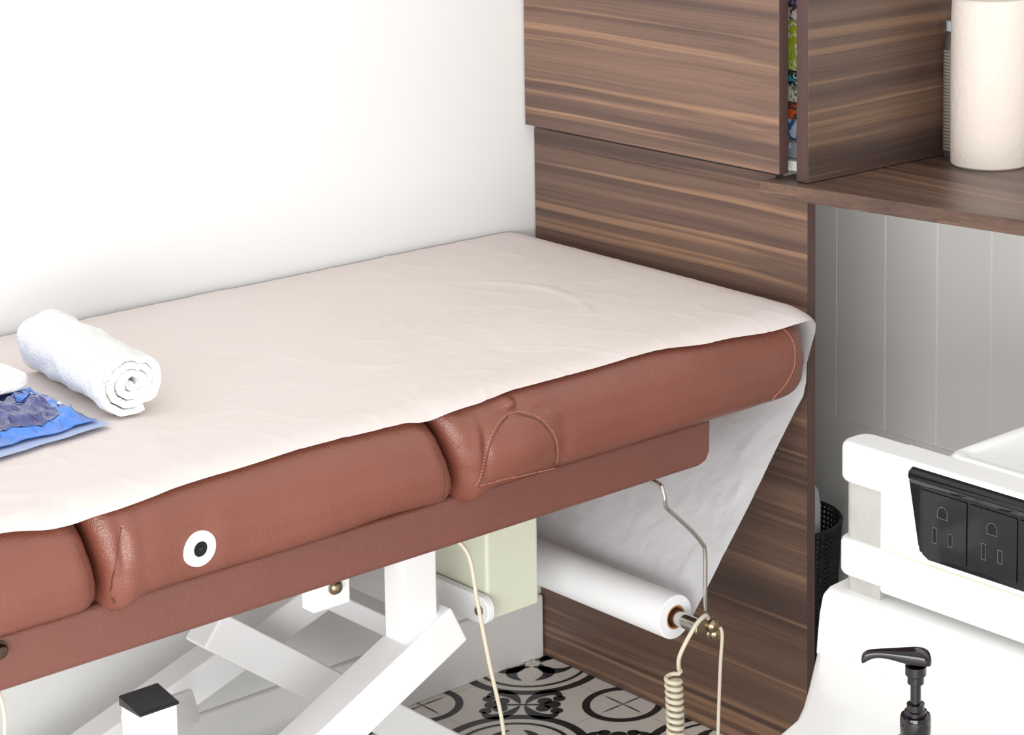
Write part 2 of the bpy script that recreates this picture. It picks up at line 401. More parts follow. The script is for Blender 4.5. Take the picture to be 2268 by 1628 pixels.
PX,PY=.330,-.785
pr=empty('paper_towel_roll',(PX,PY,.991),'cream quilted paper towel roll standing on the walnut countertop','paper towel roll')
revolve('towel_wrap',[(.021,.0),(.062,.0),(.0655,.003),(.066,.03),(.0665,.14),(.0662,.25),(.065,.277),(.062,.28),(.021,.28),(.021,.0)],(PX,PY,.9912),M['ptowel'],n=64,parent=pr)
revolve('cardboard_core',[(.019,.0),(.0205,.0),(.0205,.281),(.019,.281),(.019,.0)],(PX,PY,.9912),M['core'],parent=pr,label='brown cardboard core')
BX,BY=.334,-.6985
bt=empty('spray_bottle',(BX,BY,.991),'slim bottle with a pale finely printed label beside the paper towels','bottle')
revolve('bottle_body',[(.0,.0),(.013,.0),(.0148,.004),(.0148,.185),(.013,.205),(.009,.215),(.009,.222),(0,.222)],(BX,BY,.9912),M['darkbottle'],parent=bt)
revolve('bottle_label',[(.0149,.012),(.0152,.013),(.0152,.182),(.0149,.183),(.0149,.012)],(BX,BY,.9912),M['label'],parent=bt,label='pale label with fine lines of print')
revolve('bottle_cap',[(0,.215),(.0105,.215),(.0105,.232),(.0,.233)],(BX,BY,.9912),M['greybottle'],parent=bt)

# mesh basket
vs=[];fs=[]
bc=(.268,-.360)
def br_(z): return .090+.018*z/.30
nu_,nv_=60,30
def addtube(p,r,n=4):
    v,f=tubegeo(p,r,n); b0=len(vs); vs.extend(v); fs.extend([tuple(i+b0 for i in q) for q in f])
for k in range(nu_):
    t=2*math.pi*k/nu_
    addtube([(bc[0]+br_(z)*math.cos(t),bc[1]+br_(z)*math.sin(t),z) for z in (.004,.15,.285)],.0030)
for k in range(nv_+1):
    z=.006+.279*k/nv_
    addtube([(bc[0]+br_(z)*math.cos(2*math.pi*q/40),bc[1]+br_(z)*math.sin(2*math.pi*q/40),z) for q in range(41)],.0030 if k<nv_ else .004)
n0=len(vs)
for q in range(40): vs.append((bc[0]+.089*math.cos(2*math.pi*q/40),bc[1]+.089*math.sin(2*math.pi*q/40),.003))
fs.append(tuple(range(n0,n0+40)))
bk=obj('waste_basket',vs,fs,M['basket'],label='round black wire mesh basket under the counter',cat='basket')
for k,(x,y,h) in enumerate(((.268,-.418,.385),(.216,-.370,.365),(.314,-.355,.35))):
    revolve('empty_bottle',[(0,.0),(.026,.0),(.028,.005),(.028,h-.07),(.024,h-.045),(.015,h-.03),(.015,h-.018),(.018,h-.018),(.018,h),(0,h)],(x,y,.0105),M['greybottle'],n=24,label='grey plastic bottle standing in the mesh basket',cat='bottle',group='bottles in the basket')

# ------------------------------------------------------------------ treatment table
tb=empty('treatment_table',(-.95,-.37,0),'brown leatherette treatment table with white steel lifting frame against the wall','treatment table')
RN=.062; YN=-.742
def tilt(y): return .803+.008*(y+.72)/.72
def smooth(t): t=max(0,min(1,t)); return t*t*(3-2*t)
def cushion(name,x0,x1,sh0,sh1,R0,R1,bumps=()):
    nu=210; rows=[]
    for i in range(nu+1):
        u=i/nu; u=.5*u+.5*(1-math.cos(math.pi*u))/2
        X=x0+(x1-x0)*u
        def ins(d,R):
            k=max(0,min(1,d/R)); return R*(1-math.sqrt(max(0,1-(1-k)**2)))
        e0,e1=ins(X-x0,R0),ins(x1-X,R1); e=max(e0,e1)
        yn=YN+e; yf=-.002-e*.2; zt_off=-e*.32; zb=.665+e*.35
        rt=min(RN,(.803+zt_off-zb)*.48); rb=.036
        sh=sh0*(1-u)+sh1*u
        prof=[]
        cy_=yn+rt
        na=20
        zt=tilt(cy_)+zt_off
        for a in range(na+1):
            t=math.pi/2*(a/na); prof.append((cy_-rt*math.sin(t),zt-rt+rt*math.cos(t)))
        zlo=zb+rb; zhi=zt-rt
        for a in range(1,6): prof.append((yn-.0025*math.sin(math.pi*a/6),zhi+(zlo-zhi)*a/6))
        for a in range(9):
            t=math.pi/2*(a/8); prof.append((yn+rb-rb*math.cos(t),zlo-rb*math.sin(t)))
        for a in range(1,6): prof.append((yn+rb+(yf-.03-yn-rb)*a/6,zb))
        for a in range(5):
            t=math.pi/2*a/4; prof.append((yf-.03+.03*math.sin(t),zb+.03-.03*math.cos(t)))
        zt2=tilt(yf)+zt_off
        for a in range(5):
            t=math.pi/2*a/4; prof.append((yf-.03+.03*math.cos(t),zt2-.03+.03*math.sin(t)))
        for a in range(1,8):
            y=yf-.03+(cy_-yf+.03)*a/8; prof.append((y,tilt(y)+zt_off))
        row=[]
        for (y,z) in prof:
            xx=X+sh*(z-.73); yy=y; zz=z
            w=smooth((-.60-y)/.1)
            dd=min(X-x0,x1-X); ed=smooth(1-dd/.10)
            nz=noise.noise(Vector((X*9,z*14,1.7+x0)))*.0020+noise.noise(Vector((X*34,z*22,5+x0)))*.0006*(1+2.4*ed)
            fan=noise.noise(Vector((z*55+X*12,X*6,2.2+x0)))
            nz-=.0011*max(0,.25-abs(fan))*4*ed
            yy+=nz*w
            for (bx,bz,ay,az,sx,sz) in bumps:
                gk=math.exp(-((xx-bx)/sx)**2-((z-bz)/sz)**2)*w
                yy+=ay*gk; zz+=az*gk
            row.append((xx,yy,zz))
        rows.append(row)
    m_=len(rows[0]); vs=[p for r in rows for p in r]; fs=[]
    for i in range(nu):
        for j in range(m_):
            fs.append((i*m_+j,(i+1)*m_+j,(i+1)*m_+(j+1)%m_,i*m_+(j+1)%m_))
    fs.append(tuple(range(m_))); fs.append(tuple(nu*m_+j for j in range(m_))[::-1])
    o=obj(name,vs,fs,M['leather'],smooth=True,parent=tb)
    recalc(o)
    md=o.modifiers.new('es','EDGE_SPLIT'); md.split_angle=math.radians(60)
    return o,rows
cR,rR=cushion('cushion',-.750,-.030,-.36,0,.030,.075,bumps=[
  (-.722,.672,.002,-.016,.03,.02),(-.650,.784,-.008,.003,.010,.008),(-.652,.773,.006,0,.022,.005),(-.636,.778,.004,0,.007,.012),
  (-.704,.735,.005,0,.007,.035),(-.716,.745,-.003,0,.008,.03),(-.645,.715,-.010,0,.048,.038),(-.562,.70,.004,0,.014,.06),(-.60,.766,.004,0,.03,.006)])
cM,rM=cushion('cushion',-1.280,-.757,-.24,-.36,.030,.035,bumps=[
  (-1.262,.668,.002,-.018,.03,.02),(-1.256,.74,.0050,0,.006,.030),(-1.242,.745,-.003,0,.010,.04),(-1.15,.71,.005,0,.03,.03),(-1.12,.72,-.002,0,.02,.05),(-.85,.675,.0,.004,.06,.02)])
cL,rL=cushion('cushion',-1.95,-1.287,0,-.24,.04,.035)
def surf(rows,x,z):
    best=None
    for r in rows:
        for p in r[:30]:
            dd=(p[0]-x)**2+(p[2]-z)**2
            if p[1]<-.64 and (best is None or dd<best[0]): best=(dd,p)
    return best[1]
def seam(name,rows,pts,r,material,parent,off=.0002,dash=False,**kw):
    path=catmull([(x,0,z) for x,z in pts],10); P=[]
    for q in path:
        s_=surf(rows,q.x,q.z); P.append(Vector((q.x,s_[1]-off,q.z)))
    for _ in range(3):
        P=[P[0]]+[Vector((b_.x,(a.y+b_.y*2+c.y)/4,b_.z)) for a,b_,c in zip(P,P[1:],P[2:])]+[P[-1]]
    if not dash: return tube(name,P,r,material,8,parent=parent,**kw)
    vs=[];fs=[]
    L_=[0]
    for a,b_ in zip(P,P[1:]): L_.append(L_[-1]+(b_-a).length)
    s_=0
    def at(l):
        for i in range(len(L_)-1):
            if l<=L_[i+1]: return P[i].lerp(P[i+1],(l-L_[i])/(L_[i+1]-L_[i]+1e-9))
        return P[-1]
    while s_+.0032<L_[-1]:
        v,f=tubegeo([at(s_),at(s_+.0016),at(s_+.0032)],[r*.6,r,r*.6],6); n=len(vs); vs+=v; fs+=[tuple(i+n for i in q) for q in f]; s_+=.0046
    o=obj(name,vs,fs,material,smooth=True,parent=parent); o['kind']='stuff'; return o
pk=[(-.714,.680),(-.704,.712),(-.694,.742),(-.672,.763),(-.645,.768),(-.612,.754),(-.592,.730),(-.580,.700),(-.576,.676)]
seam('seam',rR,pk,.0011,M['seam'],cR,-.0004)
seam('stitching',rR,[(x+(-.004 if x<-.65 else .004),z+.003) for x,z in pk],.0010,M['stitch'],cR,.0006,True)
seam('stitching',rR,[(-.712,.683),(-.66,.681),(-.576,.674)],.0010,M['stitch'],cR,.0006,True)
seam('seam',rR,[(-.108,.790),(-.093,.765),(-.092,.735),(-.105,.705),(-.135,.676)],.0009,M['stitch'],cR,-.0002)
seam('seam',rM,[(-1.262,.668),(-1.266,.70),(-1.263,.735),(-1.253,.765)],.0011,M['seam'],cM,-.0004)
seam('seam',rL,[(-1.296,.680),(-1.302,.72),(-1.314,.76)],.0011,M['seam'],cL,-.0004)
seam('seam',rM,[(-.772,.680),(-.777,.72),(-.792,.758)],.0011,M['seam'],cM,-.0004)
gy=surf(rM,-1.151,.712)[1]-.001
gr=revolve('grommet',[(.0095,-.001),(.010,-.0045),(.013,-.006),(.019,-.0052),(.0225,-.0028),(.0232,.001),(.0232,.006),(.0095,.006),(.0095,-.001)],(-1.151,gy,.712),M['white'],axis='Y',parent=tb,label='white plastic ring with a black hole')
revolve('hole',[(.0,-.0030),(.0098,-.0030),(.0098,.004),(0,.004)],(-1.151,gy,.712),M['slot'],axis='Y',parent=gr)
revolve('hole_pin',[(0,-.0042),(.0030,-.004),(.0035,-.002),(.0035,.002),(0,.002)],(-1.151,gy,.712),M['black'],axis='Y',n=16,parent=gr)
bd=extrude_poly('base_board',[(-1.95,.592),(-.262,.592),(-.247,.597),(-.239,.610),(-.237,.663),(-1.95,.663)],'Y',-.705,-.03,M['leather2'],.008,5,parent=tb)
revolve('bolt',[(0,-.013),(.007,-.012),(.009,-.009),(.009,-.004),(.0115,-.003),(.0115,.0),(0,0)],(-1.402,-.7055,.646),M['bolt'],axis='Y',n=24,parent=tb,label='dark brass bolt head')
W_=M['white']
box('frame_rail',-1.8,-.40,-.56,-.50,.555,.5915,W_,.004,parent=tb)
box('frame_rail',-1.8,-.40,-.22,-.16,.555,.5915,W_,.004,parent=tb)
box('upright',-.690,-.628,-.525,-.475,.345,.556,W_,.005,parent=tb)
beam('lift_arm',(-.598,-.505,.392),(-1.30,-.505,.045),.066,.066,W_,parent=tb)
beam('lift_arm',(-.60,-.17,.345),(-1.25,-.17,.125),.055,.058,W_,parent=tb)
beam('lift_arm',(-.868,-.27,.392),(-.42,-.27,.045),.055,.058,W_,parent=tb)
beam('cross_bar',(-.60,-.16,.345),(-.60,-.50,.345),.035,.035,W_,parent=tb)
br=box('bracket',-.868,-.806,-.56,-.53,.492,.556,W_,.003,parent=tb)
revolve('screw',[(0,-.010),(.006,-.009),(.009,-.006),(.009,-.002),(.011,-.0015),(.011,.0),(0,0)],(-.832,-.5605,.522),M['screw'],axis='Y',n=20,parent=br)
box('base_beam',-1.80,-.55,-.56,-.49,.0005,.07,W_,.006,parent=tb)
box('base_beam',-1.80,-.40,-.24,-.17,.0005,.07,W_,.006,parent=tb)
box('base_beam',-1.62,-1.55,-.50,-.20,.0005,.06,W_,.006,parent=tb)
fp=box('capped_post',-1.184,-1.130,-.640,-.590,.0005,.474,W_,.004,parent=tb)
zc0,zc1=.4735,.484
capv=[(-1.1855,-.6415,zc0-.003),(-1.1285,-.6415,zc0-.003),(-1.1285,-.5885,zc0-.003),(-1.1855,-.5885,zc0-.003),(-1.1855,-.6415,zc0+.001),(-1.1285,-.6415,zc0+.001),(-1.1285,-.5885,zc1),(-1.1855,-.5885,zc1)]
ec=obj('end_cap',capv,BF,M['black'],parent=fp,label='black plastic end cap'); bevel(ec,.0015,2)
box('post_joint',-1.18,-1.14,-.60,-.55,.02,.07,W_,.004,parent=tb)
beam('link_arm',(-1.150,-.585,.430),(-.930,-.30,.290),.050,.050,W_,.006,parent=tb)
# control box
cb=extrude_poly('control_box',rrect(-.468,-.435,.102,.135,.006),'Z',.362,.5915,M['green'],.003,parent=tb,label='pale green plastic control box')
box('lid_lip',-.5225,-.4135,-.506,-.364,.562,.574,M['green'],.002,parent=cb)
pl=extrude_poly('mounting_plate',rrect(-.42,.385,.21,.044,.02),'X',-.535,-.522,W_,.002,parent=tb)
revolve('screw',[(0,-.007),(.006,-.006),(.008,-.003),(.008,.0),(0,0)],(-.5352,-.505,.385),M['screw'],axis='X',n=20,parent=pl)
def holder(y):
    s=1 if y<-.4 else -1
    return tube('roll_holder',catmull([(-.352,y+.05*s,.591),(-.352,y+.03*s,.5905),(-.352,y+.008*s,.586),(-.352,y,.572),(-.351,y,.562),(-.343,y,.548),(-.30,y,.507),(-.275,y,.478),(-.269,y,.462),(-.269,y,.41),(-.270,y,.345)],8),.0034,M['chrome'],10,parent=tb,label='bent chrome wire paper-roll holder')
h1=holder(-.722); h2=holder(-.045)
tube('roll_rod',[(-.297,-.735,.356),(-.297,-.70,.356),(-.297,-.06,.356),(-.297,-.03,.356)],.0115,M['chrome'],20,parent=tb,label='chrome rod through the paper roll')
cl=beam('clamp',(-.305,-.733,.357),(-.262,-.733,.348),.016,.02,M['screw'],.003,parent=h1)
for dx,dz in ((-.273,.352),(-.268,.338)):
    revolve('clamp_screw',[(0,-.014),(.007,-.013),(.011,-.008),(.011,-.002),(.013,0),(0,0)],(dx,-.738,dz),M['screw'],axis='Y',n=20,parent=h1)

# ------------------------------------------------------------------ exam paper
ep=empty('exam_paper_roll',(-.297,-.38,.356),'white exam table paper pulled from a hanging roll over the table','paper roll')
revolve('paper_roll',[(.0185,0),(.033,0),(.0345,.0015),(.0345,.6),(.033,.6015),(.0185,.6015),(.0185,0)],(-.297,-.685,.356),M['rollpaper'],axis='Y',n=56,parent=ep)
revolve('cardboard_core',[(.0165,-.0006),(.0188,-.0006),(.0188,.602),(.0165,.602),(.0165,-.0006)],(-.297,-.685,.356),M['core'],axis='Y',n=40,parent=ep,label='tan cardboard core')
Yt=[(-1.95,-.735),(-1.55,-.735),(-1.408,-.740),(-1.339,-.760),(-1.279,-.758),(-1.109,-.739),(-.97,-.730),(-.831,-.738),(-.80,-.748),(-.714,-.740),(-.629,-.724),(-.504,-.725),(-.378,-.720),(-.256,-.746),(-.131,-.760),(-.06,-.758)]
rows=[]
def pcrown(y):
    z=tilt(y)
    d=(YN+RN)-y
    if d>0: z-=.50*(RN-math.sqrt(max(0,RN*RN-d*d)))
    return z
NX=340; NY=100; Xend=-.085
for i in range(NX+1):
    X=-1.93+(Xend+1.93)*i/NX
    ye=-.723+(interp(Yt,X)+.73)*.47
    row=[]
    for j in range(NY+1):
        v=j/NY; v=1-(1-v)**1.5
        y=-.001+(ye+.001)*v
        z=pcrown(y)+.0028
        w=smooth((-.66-y)/.06)
        z-=.0015*math.exp(-((X+.790)/.02)**2)*w+.0015*math.exp(-((X+1.315)/.02)**2)*w
        nn=noise.noise(Vector((X*5,y*5,.3)));n2=noise.noise(Vector((X*14+3,y*9,2.)));n3=noise.noise(Vector((X*6+9,y*13,7.)));n4=noise.noise(Vector((X*9+2,y*6+5,3.)))
        z+=.0016*max(0,nn)+.0005*max(0,n2)+.0011*max(0,1-abs(n3)*14)*smooth(nn*2+.6)+.0007*max(0,1-abs(n4)*16)
        px_,py_=X+.47,y+.38; rr=math.hypot(px_,py_); an=math.atan2(py_,px_)
        if -.8<an<1.1: z+=.0020*math.exp(-((rr-.20)/.010)**2)*math.cos((an-.15)/1.9*math.pi/2*1.05)**2
        row.append((X,y,z))
    rows.append(row)
path=[(-.078,.0,0),(-.062,-.001,.1),(-.045,-.0045,.25),(-.031,-.012,.4),(-.020,-.024,.55),(-.0135,-.042,.7),(-.011,-.065,.85),(-.011,-.10,1),(-.0125,-.13,1),(-.019,-.152,1)]
for (X,dz,k) in path:
    ye0=-.737; ye=ye0+( -.690-ye0)*k**1.6
    row=[]
    base=rows[NX]
    for j in range(NY+1):
        v=j/NY; v=1-(1-v)**1.5
        y=-.001+(ye+.001)*v
        zz=base[j][2]*(1-k)+(.806+(base[j][2]-.806)*.35)*k+dz
        row.append((X,y,zz))
    rows.append(row)
xa,za=-.030,.636
NS=30
for s in range(1,NS+1):
    t=s/NS; X=xa+(-.2705-xa)*t; Z=za+(.3345-za)*t
    row=[]
    for j in range(NY+1):
        v=j/NY; v=1-(1-v)**1.5
        yf=-.001+( -.085+.001)*smooth(t*1.3); ye=-.690+.006*t
        yy=yf+(ye-yf)*v
        wr=.002*math.sin(v*9+t*3)+.0030*noise.noise(Vector((t*3,yy*11,4)))+.0022*max(0,1-abs(noise.noise(Vector((t*4+3,yy*8,8))))*9)
        wr*=math.sin(math.pi*t)
        row.append((X-wr*.77,yy,Z+wr*.64))
    rows.append(row)
m_=NY+1; vs=[p for r in rows for p in r]; fs=[];fmm=[]
for i in range(len(rows)-1):
    for j in range(NY): fs.append((i*m_+j,i*m_+j+1,(i+1)*m_+j+1,(i+1)*m_+j)); fmm.append(0 if i<NX+4 else 1)
sh=obj('paper_sheet',vs,fs,None,smooth=True,mats=[M['paper'],M['web']],fm=fmm,parent=ep)

# ------------------------------------------------------------------ rolled towel
vs=[];fs=[]; turns=3.4; nn_=200; nl=34
x_c,z_c=-1.0735,.8565
y0,y1=-.485,-.198
prof=[]
for i in range(nn_+1):
    k=i/nn_; t=-math.pi*.40 - turns*2*math.pi*(1-k)
    prof.append((t,.004+.0380*k))
for s_ in range(nl+1):
    l=s_/nl; y=y0+(y1-y0)*l
    for side in (0,1):
        for i,(t,r) in enumerate(prof):
            th_=.0114
            rr=r+(th_/2 if side else -th_/2)
            sc=r/.045
            wob=noise.noise(Vector((math.cos(t)*1.3,math.sin(t)*1.3,y*14)))*.006*sc+noise.noise(Vector((math.cos(t)*3.,math.sin(t)*3.,y*40)))*.0036*sc
            squash=.0022*math.cos(2*t)*sc
            edge=smooth(1-min(l,1-l)/.05)
            rr=max(.0008,rr+wob+squash-(th_*.10*edge*(1 if side else -1)))
            endy=y+ (noise.noise(Vector((t*.6,r*40,3.)))*.009 if s_ in(0,nl) else 0) + (.003*(1-sc) if s_==0 else 0)
            z_=z_c+rr*math.sin(t)
            vs.append((x_c+rr*math.cos(t)*1.04,endy,max(.8145,z_)))
P_=nn_+1
def vid(s_,side,i): return (s_*2+side)*P_+i
for s_ in range(nl):
    for i in range(nn_):
        fs.append((vid(s_,1,i),vid(s_,1,i+1),vid(s_+1,1,i+1),vid(s_+1,1,i)))
        fs.append((vid(s_,0,i+1),vid(s_,0,i),vid(s_+1,0,i),vid(s_+1,0,i+1)))
    fs.append((vid(s_,0,nn_),vid(s_,1,nn_),vid(s_+1,1,nn_),vid(s_+1,0,nn_)))
for s_ in (0,nl):
    for i in range(nn_): fs.append((vid(s_,0,i),vid(s_,0,i+1),vid(s_,1,i+1),vid(s_,1,i)))
to=obj('rolled_towel',vs,fs,M['towel'],smooth=True,label='white terry towel rolled up on the paper-covered table',cat='towel')
recalc(to)
md=to.modifiers.new('es','EDGE_SPLIT'); md.split_angle=math.radians(80)
to.rotation_euler=(0,0,math.radians(-5.7))

# ------------------------------------------------------------------ blue packet
pc=empty('wipes_packet',(-1.24,-.31,.815),'crinkled blue and dark plastic packet lying on the table paper','packet')
def zbase(q):
    u=(q.x+1.42)/.28; v=(q.y+.50)/.38
    e=max(0,min(1-u,v,1-v,.5))
    a=noise.noise(Vector((q.x*17,q.y*17,1))); b_=noise.noise(Vector((q.x*48,q.y*40,4))); d_=noise.noise(Vector((q.x*90+q.y*40,q.y*70,6)))
    c_=.009*(1-2.4*abs(a))-.001+.005*(1-2.4*abs(b_))+.0018*(1-2*abs(d_))
    return .8165+.019*smooth(e/.24)+c_*smooth(e/.12)+.0014*(1+b_)
def sheetgrid(name,P,nu,nv,zf,material,parent,ragged=0,**k):
    a,b_,c,d_=[Vector((*p,0)) for p in P]; vs=[];fs=[]
    for i in range(nu+1):
        for j in range(nv+1):
            u,v=i/nu,j/nv; q=a*(1-u)*(1-v)+b_*u*(1-v)+c*u*v+d_*(1-u)*v
            if ragged:
                q=q+Vector((noise.noise(Vector((q.x*22,q.y*22,9))),noise.noise(Vector((q.x*22,q.y*22,19))),0))*ragged
            vs.append((q.x,q.y,zf(u,v,q)))
    for i in range(nu):
        for j in range(nv): fs.append((i*(nv+1)+j,(i+1)*(nv+1)+j,(i+1)*(nv+1)+j+1,i*(nv+1)+j+1))
    return obj(name,vs,fs,material,smooth=True,parent=parent,**k)
A=(-1.42,-.512);B_=(-1.146,-.488);C_=(-1.132,-.14);D_=(-1.40,-.12)
pk_=sheetgrid('film',(A,B_,C_,D_),120,140,lambda u,v,q:zbase(q)+.0005,M['blue'],pc,.008)
pk_.modifiers.new('s','SOLIDIFY').thickness=.0006
sheetgrid('window',((-1.41,-.488),(-1.186,-.470),(-1.176,-.285),(-1.40,-.265)),90,90,lambda u,v,q:zbase(q)+.0016,M['navy'],pc,.012,label='dark see-through window')
sheetgrid('printed_patch',((-1.220,-.415),(-1.180,-.400),(-1.165,-.330),(-1.200,-.335)),16,16,lambda u,v,q:zbase(q)+.0026,M['blue'],pc,.003)
sheetgrid('blue_reflection',((-1.40,-.540),(-1.134,-.504),(-1.144,-.45),(-1.40,-.45)),20,8,lambda u,v,q:.8148+.0004*math.sin(u*9),M['paleblue'],pc,.004)  # flat tinted sheet painting the packet's bluish reflection on the paper
pdx=extrude_poly('folded_pad',rrect(-1.250,-.345,.135,.105,.030),'Z',.851,.870,M['towel'],.007,5,label='small white folded pad resting on the blue packet',cat='pad')
vs=[];fs=[]
def lz(x,y): return zbase(Vector((x,y,0)))+.0034
def addarc(cx_,cy_,r,a0,a1,w,n=24):
    b0=len(vs)
    for i in range(n+1):
        t=math.radians(a0+(a1-a0)*i/n)
        for q in (r-w/2,r+w/2):
            x,y=cx_+q*math.cos(t),cy_+q*math.sin(t); vs.append((x,y,lz(x,y)))
    for i in range(n): fs.append((b0+2*i,b0+2*i+1,b0+2*i+3,b0+2*i+2))
LX,LY=-1.165,-.440
addarc(LX,LY,.0085,20,330,.0030)
b0=len(vs)
for i in range(7):
    x=LX-.008+.016*i/6
    vs+= [(x,LY-.0014,lz(x,LY)),(x,LY+.0014,lz(x,LY))]
for i in range(6): fs.append((b0+2*i,b0+2*i+2,b0+2*i+3,b0+2*i+1))
obj('logo',vs,fs,M['white'],parent=pc,label='white round letter e emblem')
vs=[];fs=[]
for r_ in range(2):
    for c_ in range(9):
        x=-1.211+.0038*c_+.004*r_; y=-.372-.010*r_+.0012*c_
        if c_ in (4,): continue
        n=len(vs)
        for (dx,dy) in ((0,0),(.0026,0),(.0026,.0045),(0,.0045)): vs.append((x+dx,y+dy,lz(x+dx,y+dy)+.0006))
        fs.append((n,n+1,n+2,n+3))
o=obj('small_print',vs,fs,M['white'],parent=pc); o['kind']='stuff'

# ------------------------------------------------------------------ cables
def cable(name,pts,r,label,sub=10):
    return tube(name,catmull(pts,sub),r,M['cord'],10,label=label,cat='cable')
cable('power_cable',[(-.665,-.57,.588),(-.655,-.60,.56),(-.642,-.62,.53),(-.632,-.625,.46),(-.612,-.625,.36),(-.585,-.62,.25),(-.57,-.61,.12),(-.56,-.60,.02),(-.50,-.58,.005)],.003,'beige cable hanging from under the table to the floor')
pts=[Vector(p) for p in catmull([(-.285,-.745,.368),(-.298,-.752,.378),(-.318,-.755,.372),(-.336,-.752,.35),(-.345,-.745,.325),(-.342,-.74,.305),(-.336,-.738,.297)],8)]
hx,hy=-.350,-.736
for i in range(0,14*20+1):
    t=i/20*2*math.pi; z=.293-.0105*i/20
    rad=.0112; sway=.004*math.sin((.293-z)*18)
    pts.append(Vector((hx+sway+rad*math.cos(t),hy+rad*math.sin(t),z)))
pts+=catmull([pts[-1],(hx,hy,.12),(hx+.02,hy,.02),(hx+.08,hy+.05,.005)],6)[1:]
tube('coiled_cord',pts,.0034,M['cord'],10,label='beige coiled cord hanging from the chrome roll holder',cat='cable')
cable('hanging_cable',[(-.266,-.752,.350),(-.263,-.753,.335),(-.264,-.75,.29),(-.266,-.748,.22),(-.266,-.745,.15),(-.266,-.74,.03),(-.25,-.72,.004)],.0028,'thin beige cable hanging straight from the roll holder')
cable('thin_cable',[(-1.385,-.66,.585),(-1.38,-.67,.54),(-1.395,-.675,.44),(-1.42,-.67,.2),(-1.42,-.66,.01)],.0024,'thin pale cable hanging under the table')

# ------------------------------------------------------------------ white cart
ct=empty('equipment_cart',(-.25,-1.45,0),'white moulded plastic cart with a black power strip near the table','cart')
WP=M['whiteplastic']
YR=-2.05
def plan(x0,x1,y0,y1,r,n=6):
    pts=[(x1,y0),(x0,y0)]
    for i in range(n+1):
        t=math.pi-math.pi/2*i/n; pts.append((x0+r+r*math.cos(t),y1-r+r*math.sin(t)))
    for i in range(n+1):
        t=math.pi/2-math.pi/2*i/n; pts.append((x1-r+r*math.cos(t),y1-r+r*math.sin(t)))
    return pts
box('front_bar',-.396,-.348,YR,-1.194,.565,.755,WP,.006,4,parent=ct)
extrude_poly('corner_cap',plan(-.403,-.342,-1.215,-1.120,.024),'Z',.706,.763,WP,.010,5,parent=ct)
box('top_ledge',-.400,-.342,YR,-1.20,.747,.763,WP,.007,5,parent=ct)
extrude_poly('label_strip',plan(-.393,-.348,-1.194,-1.127,.016),'Z',.626,.708,M['grey'],.001,2,parent=ct,label='translucent grey strip with faint print')
extrude_poly('lower_ledge',plan(-.404,-.342,YR,-1.119,.024),'Z',.576,.628,WP,.008,5,parent=ct)
box('sealant_line',-.3975,-.390,YR,-1.20,.6278,.6288,M['yellow'],0,parent=ct,label='yellowed line of sealant')
extrude_poly('label_strip',plan(-.393,-.348,-1.194,-1.127,.016),'Z',.553,.578,M['grey'],.001,2,parent=ct,label='translucent grey strip')
ps=extrude_poly('power_strip',[(-1.250,.738),(-1.258,.749),(-1.272,.753),(YR+.02,.753),(YR+.02,.640),(-1.285,.636),(-1.275,.641),(-1.267,.652)],'X',-.400,-.388,M['gloss'],.002,4,parent=ct,label='glossy black power strip with outlets')
extrude_poly('strip_hood',[(-.390,.759),(-.399,.758),(-.408,.753),(-.409,.745),(-.402,.735),(-.390,.735)],'Y',YR+.02,-1.256,M['gloss'],.002,4,parent=ps)
def addoutlet(yc,zc):
    a=extrude_poly('outlet_plate',rrect(yc,zc-.006,.080,.086,.003),'X',-.4018,-.3998,M['gloss'],.0008,2,parent=ps)
    vs=[];fs=[];fmx=[]
    def rect(y0,y1,z0,z1,x,mi):
        n=len(vs); vs.extend([(x,y0,z0),(x,y1,z0),(x,y1,z1),(x,y0,z1)]); fs.append((n,n+1,n+2,n+3)); fmx.append(mi)
    X1=-.4021
    for sy,hh in ((1,.022),(-1,.018)):
        y=yc+sy*.0135
        rect(y-.0040,y+.0040,zc-.020-hh/2,zc-.020+hh/2,X1,1); rect(y-.0030,y+.0030,zc-.020-hh/2+.0011,zc-.020+hh/2-.0011,X1-.0002,0)
    for mi,rr,xx in ((1,.0088,X1),(0,.0077,X1-.0002)):
        dp=[(yc+rr*math.cos(t),zc+.013+rr*math.sin(t)) for t in [math.pi*i/12 for i in range(13)]]+[(yc-rr,zc+.013-rr*.9),(yc+rr,zc+.013-rr*.9)]
        n=len(vs); vs.extend([(xx,p[0],p[1]) for p in dp]); fs.append(tuple(range(n,n+len(dp)))); fmx.append(mi)
    o=obj('outlet_holes',vs,fs,None,mats=[M['slot'],M['line']],fm=fmx)
    return a,o
def join_into(a,o):
    bm=bmesh.new(); bm.from_mesh(a.data)
    off=Vector(o.location)-Vector(a.location)
    nb=len(a.data.materials)
    for mm in o.data.materials: a.data.materials.append(mm)
    idx=[bm.verts.new(v.co+off) for v in o.data.vertices]
    for p in o.data.polygons:
        f=bm.faces.new([idx[i] for i in p.vertices]); f.material_index=nb+p.material_index
    bm.to_mesh(a.data); bm.free(); bpy.data.objects.remove(o)
for k in range(6):
    a,o=addoutlet(-1.311-.083*k,.694); join_into(a,o)
tray=[(-.352,-1.102),(-.415,-1.103),(-.428,-1.111),(-.475,-1.148),(-.521,-1.184),(-.565,-1.217),(-.60,-1.239),(-.652,-1.255),(-.75,-1.262),(-.90,-1.262),(-.93,-1.275),(-.945,-1.30),(-.945,YR),(-.352,YR)]
extrude_poly('tray',tray,'Z',.440,.470,WP,.008,5,parent=ct)
ap=[(-.352,.46),(-.352,.556),(-.400,.553),(-.414,.545),(-.421,.52),(-.425,.49),(-.428,.46)]
extrude_poly('apron',ap,'Y',YR,-1.106,WP,.006,4,parent=ct)
